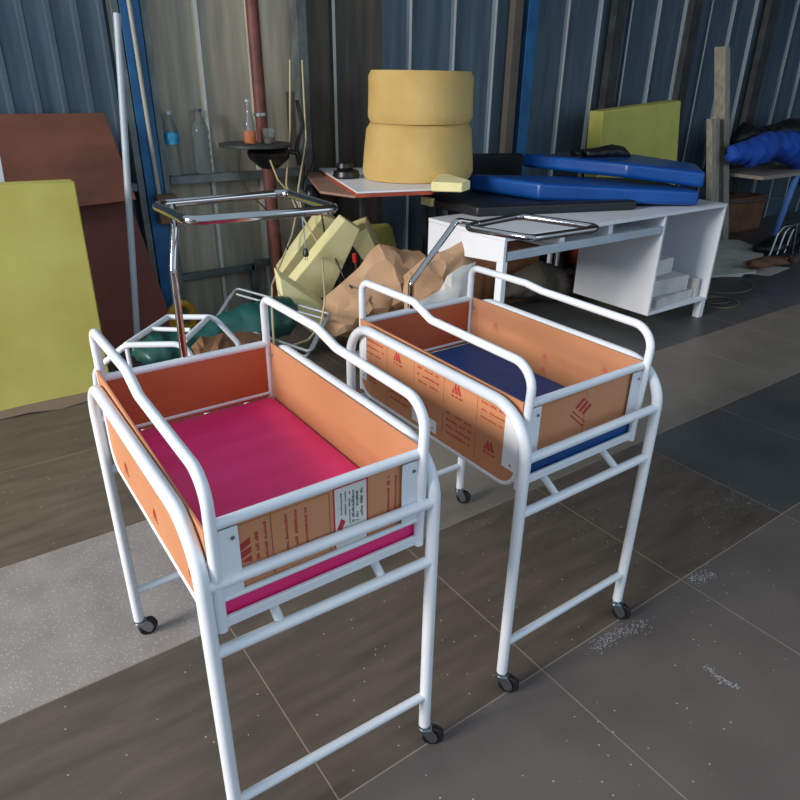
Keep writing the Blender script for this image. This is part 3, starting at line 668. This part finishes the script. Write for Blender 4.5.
# bottles and cup
LABB = mat('blue_label', (20, 120, 170), .4, rgb2=(60, 160, 190), scale=30)
def bottle(x, y, z, h, r, label, lab, cap, m=GLASS, liquid=None, name='water_bottle', group=None):
    t = thing(name, label, 'bottle', (x, y, z+.001), group)
    pr = [(r*.8, 0), (r, .01)]
    for k in range(5): pr += [(r*.86, .025+h*.125*k), (r, .045+h*.125*k)]
    pr += [(r*.95, h*.68), (r*.75, h*.78), (r*.4, h*.90), (r*.32, h*.95)]
    if liquid: pr = [(r*.9, 0), (r, .008), (r, h*.42), (r*.85, h*.55), (r*.45, h*.75), (r*.36, h*.95)]
    MB().lathe(pr, seg=20).build('bottle_body', m, t, sharp=70)
    MB().lathe([(r*.38, h*.951), (r*.38, h)], seg=16).build('cap', cap, t)
    if lab: MB().lathe([(r*1.02, h*.50), (r*1.02, h*.68)], seg=20, caps=False).build('label', lab, t)
    if liquid: MB().lathe([(r*.86, .004), (r*.93, .01), (r*.93, h*.30)], seg=20).build('liquid', liquid, t)
    return t
bottle(1.208, 3.845, .863, .325, .042, 'empty clear plastic bottle with blue label on the wall ledge', LABB, mat('white_cap', (200, 205, 210), .4))
bottle(1.375, 3.848, .863, .335, .046, 'empty clear plastic bottle without label on the wall ledge', None, mat('dark_cap', (60, 70, 90), .4))

# machine column
CX, CYm = 1.64, 3.62
mc = thing('pedestal_machine', 'rusty red machine column with black clamp and round tray top', 'machine', (CX+.03, CYm, 0))
def mpart(name, mb, m, **k): o = mb.build(name, m, mc, **k); o.data.transform(Matrix.Translation((-CX-.03, -CYm, 0))); return o
mpart('column', MB().cyl((CX+.045, CYm, .03), (CX+.02, CYm, .90), .036), OLDRED)
mpart('base', MB().lathe([(.14, .001), (.14, .02), (.06, .035)], (CX+.045, CYm, 0), 28), DARKST)
mpart('upper_column', MB().cyl((CX+.01, CYm+.02, 1.036), (CX+.0, CYm+.02, 1.9), .033), OLDRED)
mpart('collar', MB().cyl((CX+.006, CYm+.02, 1.17), (CX+.005, CYm+.02, 1.185), .038), ZINC)
mpart('tray', MB().lathe([(.19, 1.018), (.195, 1.022), (.195, 1.034), (.03, 1.035)], (CX-.055, CYm-.02, 0), 32), DARKST)
mpart('clamp_body', MB().lathe([(.05, .90), (.11, .95), (.12, .985), (.10, 1.017)], (CX+.03, CYm, 0), 24), TAPE)
mpart('clamp_handle', MB().tube([(CX+.13, CYm-.02, .985), (CX+.19, CYm-.03, .975), (CX+.2, CYm-.03, .91)], .012, .02), TAPE)
bottle(CX-.10, CYm-.06, 1.036, .215, .033, 'glass bottle a quarter full of orange liquid on the machine tray', None, mat('pale_cap', (180, 190, 190), .4), GLASS, ORANGEL, 'glass_bottle')
cpg = thing('drinking_glass', 'small drinking glass holding a brown drink on the machine tray', 'glass', (CX+.0, CYm-.085, 1.037))
MB().lathe([(.026, 0), (.030, .005), (.034, .075), (.031, .075), (.027, .006)], seg=20).build('cup', GLASS, cpg)
MB().lathe([(.0255, .007), (.029, .03)], seg=20).build('drink', mat('brown_tea', (110, 60, 30), .2), cpg)

# cables
def cable(pts, label, m, r=.005, y=3.55):
    q = [Yp(u, v, yy) for u, v, yy in pts]
    o = MB().tube(q, r, .06, seg=8).build('hanging_cable', m); rebase(o); return tag(o, label, 'cable', 'cables hanging from the wall by the machine')
cable([(290, 60, 3.6), (290, 130, 3.6), (286, 185, 3.55), (297, 210, 3.5), (292, 235, 3.45), (272, 285, 3.15), (272, 310, 2.75), (274, 350, 2.62)], 'cream cable falling furthest down, behind the pink crib', CABLE)
cable([(302, 60, 3.6), (306, 140, 3.6), (298, 190, 3.5), (303, 218, 3.4), (322, 250, 3.2), (325, 300, 2.72), (321, 325, 2.70), (308, 340, 2.66), (290, 346, 2.62)], 'cream cable hanging in front of the foam heap', CABLE)
cable([(270, 160, 3.5), (278, 180, 3.5), (296, 200, 3.5), (303, 212, 3.48)], 'short pale cable looping from the machine clamp', CABLE)
cable([(240, 150, 3.5), (239, 175, 3.5), (250, 195, 3.45), (262, 205, 3.4), (275, 220, 3.4), (288, 250, 3.35)], 'black cable drooping under the machine tray', CABLEB, .0035)
cable([(310, 110, 3.7), (314, 160, 3.6), (300, 190, 3.5), (320, 205, 3.4), (325, 235, 3.2), (345, 280, 3.05), (352, 288, 2.84)], 'black cable ending on the brown paper sack', CABLEB, .0045)
cable([(297, 100, 3.62), (302, 125, 3.6), (296, 150, 3.62), (303, 165, 3.58), (302, 190, 3.58)], 'tangled thick black cable by the grey post', CABLEB, .012)
pg = thing('power_plug', 'black power plug dangling on a grey cord above the foam heap', 'plug', tuple(Yp(306, 255, 3.08)))
MB().lathe([(.006, .035), (.014, .02), (.016, 0), (.010, -.008)], seg=12).build('plug_body', TAPE, pg)
MB().tube([(0, 0, .035), (0, .02, .18), (-.01, .06, .30)], .0035, .05, seg=8).build('cord', mat('grey_cord', (150, 155, 160), .5), pg)
for sx in (-.006, .006): MB().cyl((sx, 0, -.008), (sx, 0, -.028), .002, 8).build('prong', ZINC, pg)
o = MB().lathe([(.035, 0), (.05, .03), (.05, .12), (.03, .17)], seg=20).build('hanging_tool', TAPE); o.location = (1.93, 3.62, .62)
tag(o, 'dark cylindrical tool hanging among the cables', 'tool')
o = MB().box((0, 0, 0), (.05, .03, .33)).build('hanging_rag', mat('dusty_cloth', (120, 108, 92), .9), bevel=.012); o.location = (1.845, 3.70, .96)
tag(o, 'narrow dusty strip hanging between the cables', 'rag')

# ---------------------------------------------------------------- right background
for k, (u0, u1, vt, yy) in enumerate(((712, 717, 119, 3.30), (717, 720, 117, 3.36), (719.5, 724, 100, 3.44), (724.5, 730, 100, 3.38))):
    a, b, c, d = Yp(u0, vt, yy), Yp(u1, vt, yy), Yp(u0-1, 203, yy), Yp(u1-1, 203, yy)
    low = [p+(p-q_)*(p.z/(q_.z-p.z)) for p, q_ in ((c, a), (d, b))]
    hi = [q_+(q_-p)*(.45 if k > 1 else 0) for p, q_ in ((c, a), (d, b))]
    q = [low[0], low[1], hi[1], hi[0]]
    q[0].z = q[1].z = .001
    o = MB().prism(q, (0, .05, 0)).build('wooden_batten', WOODG, bevel=.003); rebase(o)
    tag(o, ['short wide pale batten, leftmost of the leaning bundle', 'thin short batten second in the leaning bundle', 'tall narrow batten third in the leaning bundle', 'tall batten at the right of the leaning bundle'][k], 'batten', 'pale wooden battens leaning upright beyond the desk')
CT = (6.9, 3.35)
ct = thing('side_table', 'small table with blue leg buried under blue and black cloth', 'table', (CT[0], CT[1], 0))
MB().box((-.75, -.22, .60), (.9, .25, .63)).build('tabletop', mat('pale_board', (150, 140, 130), .7), ct, bevel=.002)
fl_ = Yp(761, 226, 3.1)
MB().tube([(-.10, -.2, .598), (-.48, -.30, .0)], .028, seg=10).build('leg', mat('light_blue_paint', (72, 112, 176), .5), ct)['label'] = 'light blue slanting leg'
MB().tube([(-.55, .2, .598), (-.62, .22, .0)], .014).build('leg', GALV, ct)
MB().tube([(.55, -.18, .598), (.25, -.26, .0)], .02).build('leg', GALV, ct)
MB().tube([(-.55, .2, .33), (.75, .1, .30)], .008).build('brace', GALV, ct)
def cl(y, pts, dep, m, lab, seed, name='cloth_pile', **k):
    o = pillow(name, outl(y, pts), y, dep, m, seed, .045, .05, 4, **k); tag(rebase(o), lab, 'cloth'); return o
cl(3.28, [(727, 162), (729, 146), (745, 141), (765, 132), (790, 130), (830, 135), (830, 185), (800, 188), (793, 168), (770, 160), (752, 168), (742, 166)], .17, NAVY, 'rumpled bright blue cloth draped over the small table at right', 41)
cl(3.50, [(728, 148), (735, 132), (744, 121), (756, 130), (790, 118), (830, 120), (830, 150), (770, 140), (752, 147)], .14, BLACKM, 'black cloth heaped behind the blue cloth at right', 43)
o = MB().prism([Zp(700, 238, .02), Zp(740, 240, .02), Zp(765, 250, .02), Zp(760, 262, .02), Zp(742, 275, .02), Zp(700, 276, .02), Zp(690, 260, .02)], (0, 0, -.015)).build('paper_pile', CREAM, bevel=.003); rebase(o)
tag(o, 'wide spread of white paper sheets on the floor right of the desk', 'paper')
o = MB().prism([Zp(714, 264, .035), Zp(735, 258, .035), Zp(757, 266, .035), Zp(756, 272, .035), Zp(712, 276, .035)], (0, 0, -.012)).build('paper_pile', CREAM, bevel=.003); rebase(o)
tag(o, 'small stack of white sheets lying on the wide paper spread', 'paper')
o = MB().prism([Zp(717, 266, .003), Zp(735, 262, .003), Zp(790, 268, .006), Zp(770, 276, .003), Zp(745, 274, .01), Zp(735, 273, .003)], (0, 0, -.002)).build('paper_scrap', CREAM); rebase(o)
o.location.z = .003; tag(o, 'torn white paper scrap nearest the camera, right of the desk', 'paper')
o = pillow('cloth_bundle', outl(2.62, [(742, 262), (765, 256), (800, 258), (830, 258), (830, 272), (780, 272), (750, 270)]), 2.62, .09, CARD, 51, .04, .02, 6)
tag(rebase(o), 'long brown cloth bundle on the floor at the right edge', 'cloth')
o = MB().box((6.45, 3.58, 0), (7.2, 3.78, .34)).build('cardboard_box', CARD, bevel=.004); rebase(o); tag(o, 'brown cardboard box under the small table by the wall', 'box')
o = pillow('dark_sack', outl(2.9, [(758, 262), (762, 246), (785, 236), (830, 232), (830, 262)]), 2.95, .15, BLACKM, 57, .05, .03, 4)
tag(rebase(o), 'black sack on the floor behind the chrome pipes', 'sack')
for k in range(3):
    b0 = Yp(771+7*k, 249, 2.82); b0.z = .012
    q = [b0, b0+V((.05, 0, .19)), b0+V((.10, -.01, .245)), b0+V((.26, -.04, .25)), b0+V((.30, -.05, .0))]
    o = MB().tube(q, .011, .04, seg=12).build('chrome_pipe', CHROME); rebase(o); 
    tag(o, ['leftmost of three bent chrome pipes standing near the right edge', 'middle of three bent chrome pipes standing near the right edge', 'rightmost of three bent chrome pipes standing near the right edge'][k], 'pipe', 'bent chrome pipes at the right')
wr = Zp(722, 284, .004)
b = MB()
for k in range(3):
    c = Zp([722, 716, 720][k], [285, 300, 303][k], .004); r = [.24, .10, .14][k]
    b.tube([c+V((r*math.cos(a*math.pi/9)*1.1, r*math.sin(a*math.pi/9)*.8, .002*k)) for a in range(18)], .0035, closed=True, seg=6)
o = b.build('wire_coil', mat('brass_wire', (120, 108, 80), .5)); rebase(o); o.location.z = .001; tag(o, 'loose coil of thin wire on the floor by the desk leg', 'wire')

# things under the desk
o = MB().box((2.95, 3.08, 0), (3.35, 3.42, .36)).build('cardboard_box', CARD, bevel=.004); rebase(o); tag(o, 'brown cardboard box seen under the desk', 'box')
o = MB().box((3.38, 3.2, 0), (3.7, 3.4, .42)).build('fabric_bin', mat('navy_fabric', (18, 40, 62), .8), bevel=.01); rebase(o); tag(o, 'dark navy fabric bin under the desk', 'bin')
o = pillow('grey_sack', outl(2.9, [(500, 300), (520, 275), (545, 262), (575, 270), (620, 288), (620, 312), (560, 312)]), 2.95, .1, mat('grey_brown_sacking', (92, 84, 74), .9), 61, .035, .03, 6)
tag(rebase(o), 'grey brown sack slumped on the floor under the desk', 'sack')
bt = thing('rubber_boot', 'orange topped dark boot standing under the desk', 'boot', (3.93, 3.28, .0))
MB().lathe([(.06, .14), (.075, .2), (.085, .36), (.075, .36), (.06, .2)], seg=20).build('shaft', mat('orange_rubber', (170, 72, 36), .5), bt)
MB().lathe([(.06, .001), (.09, .03), (.085, .1), (.06, .139)], seg=20).build('foot', TAPE, bt)
for k, (u, lab) in enumerate(((566, 'white metal leg post standing left in the dark under the desk'), (573, 'white metal leg post standing right in the dark under the desk'))):
    p = Yp(u-15, 250, 3.05); o = MB().box((p.x-.013, 3.04, 0), (p.x+.013, 3.066, .60)).build('metal_post', WHITE, bevel=.003); rebase(o); tag(o, lab, 'post', 'white posts under the desk')

# chalky dust marks on the floor
DUST = mat('white_dust', (168, 170, 170), .9)
def dust(pts, label, n, seed, s=.0028, spread=.02):
    r = random.Random(seed); b = MB()
    P = [Zp(u, v, 0) for u, v in pts]
    for i in range(n):
        t = r.random()*(len(P)-1); k = int(t); c = P[k].lerp(P[k+1], t-k)
        c = c+V((r.gauss(0, spread), r.gauss(0, spread), 0)); q = s*r.uniform(.4, 1.5); a = r.uniform(0, 3)
        b.prism([V((c.x+q*math.cos(a+j*2.1), c.y+q*math.sin(a+j*2.1)*.6, .0002)) for j in range(3)], (0, 0, .0006))
    o = b.build('dust_patch', DUST, flat=True); tag(rebase(o), label, 'dust', None, 'stuff'); return o
dust([(592, 650), (615, 634), (645, 624)], 'streak of white dust on the floor by the blue crib right caster', 300, 1, .0022, .010)
dust([(706, 666), (718, 678), (738, 688)], 'small white dust smear on the floor at lower right', 110, 2, .0025, .005)
dust([(690, 580), (712, 574)], 'faint patch of white dust on a tile corner', 130, 3, .0025, .012)
dust([(720, 500), (750, 506), (700, 515)], 'scattered pale dust specks on the dark tile at right', 90, 4, .002, .03)
dust([(450, 520), (600, 520), (560, 640), (700, 560), (640, 470)], 'fine scattered grit over the dark tiles between cribs and right edge', 110, 5, .002, .12)
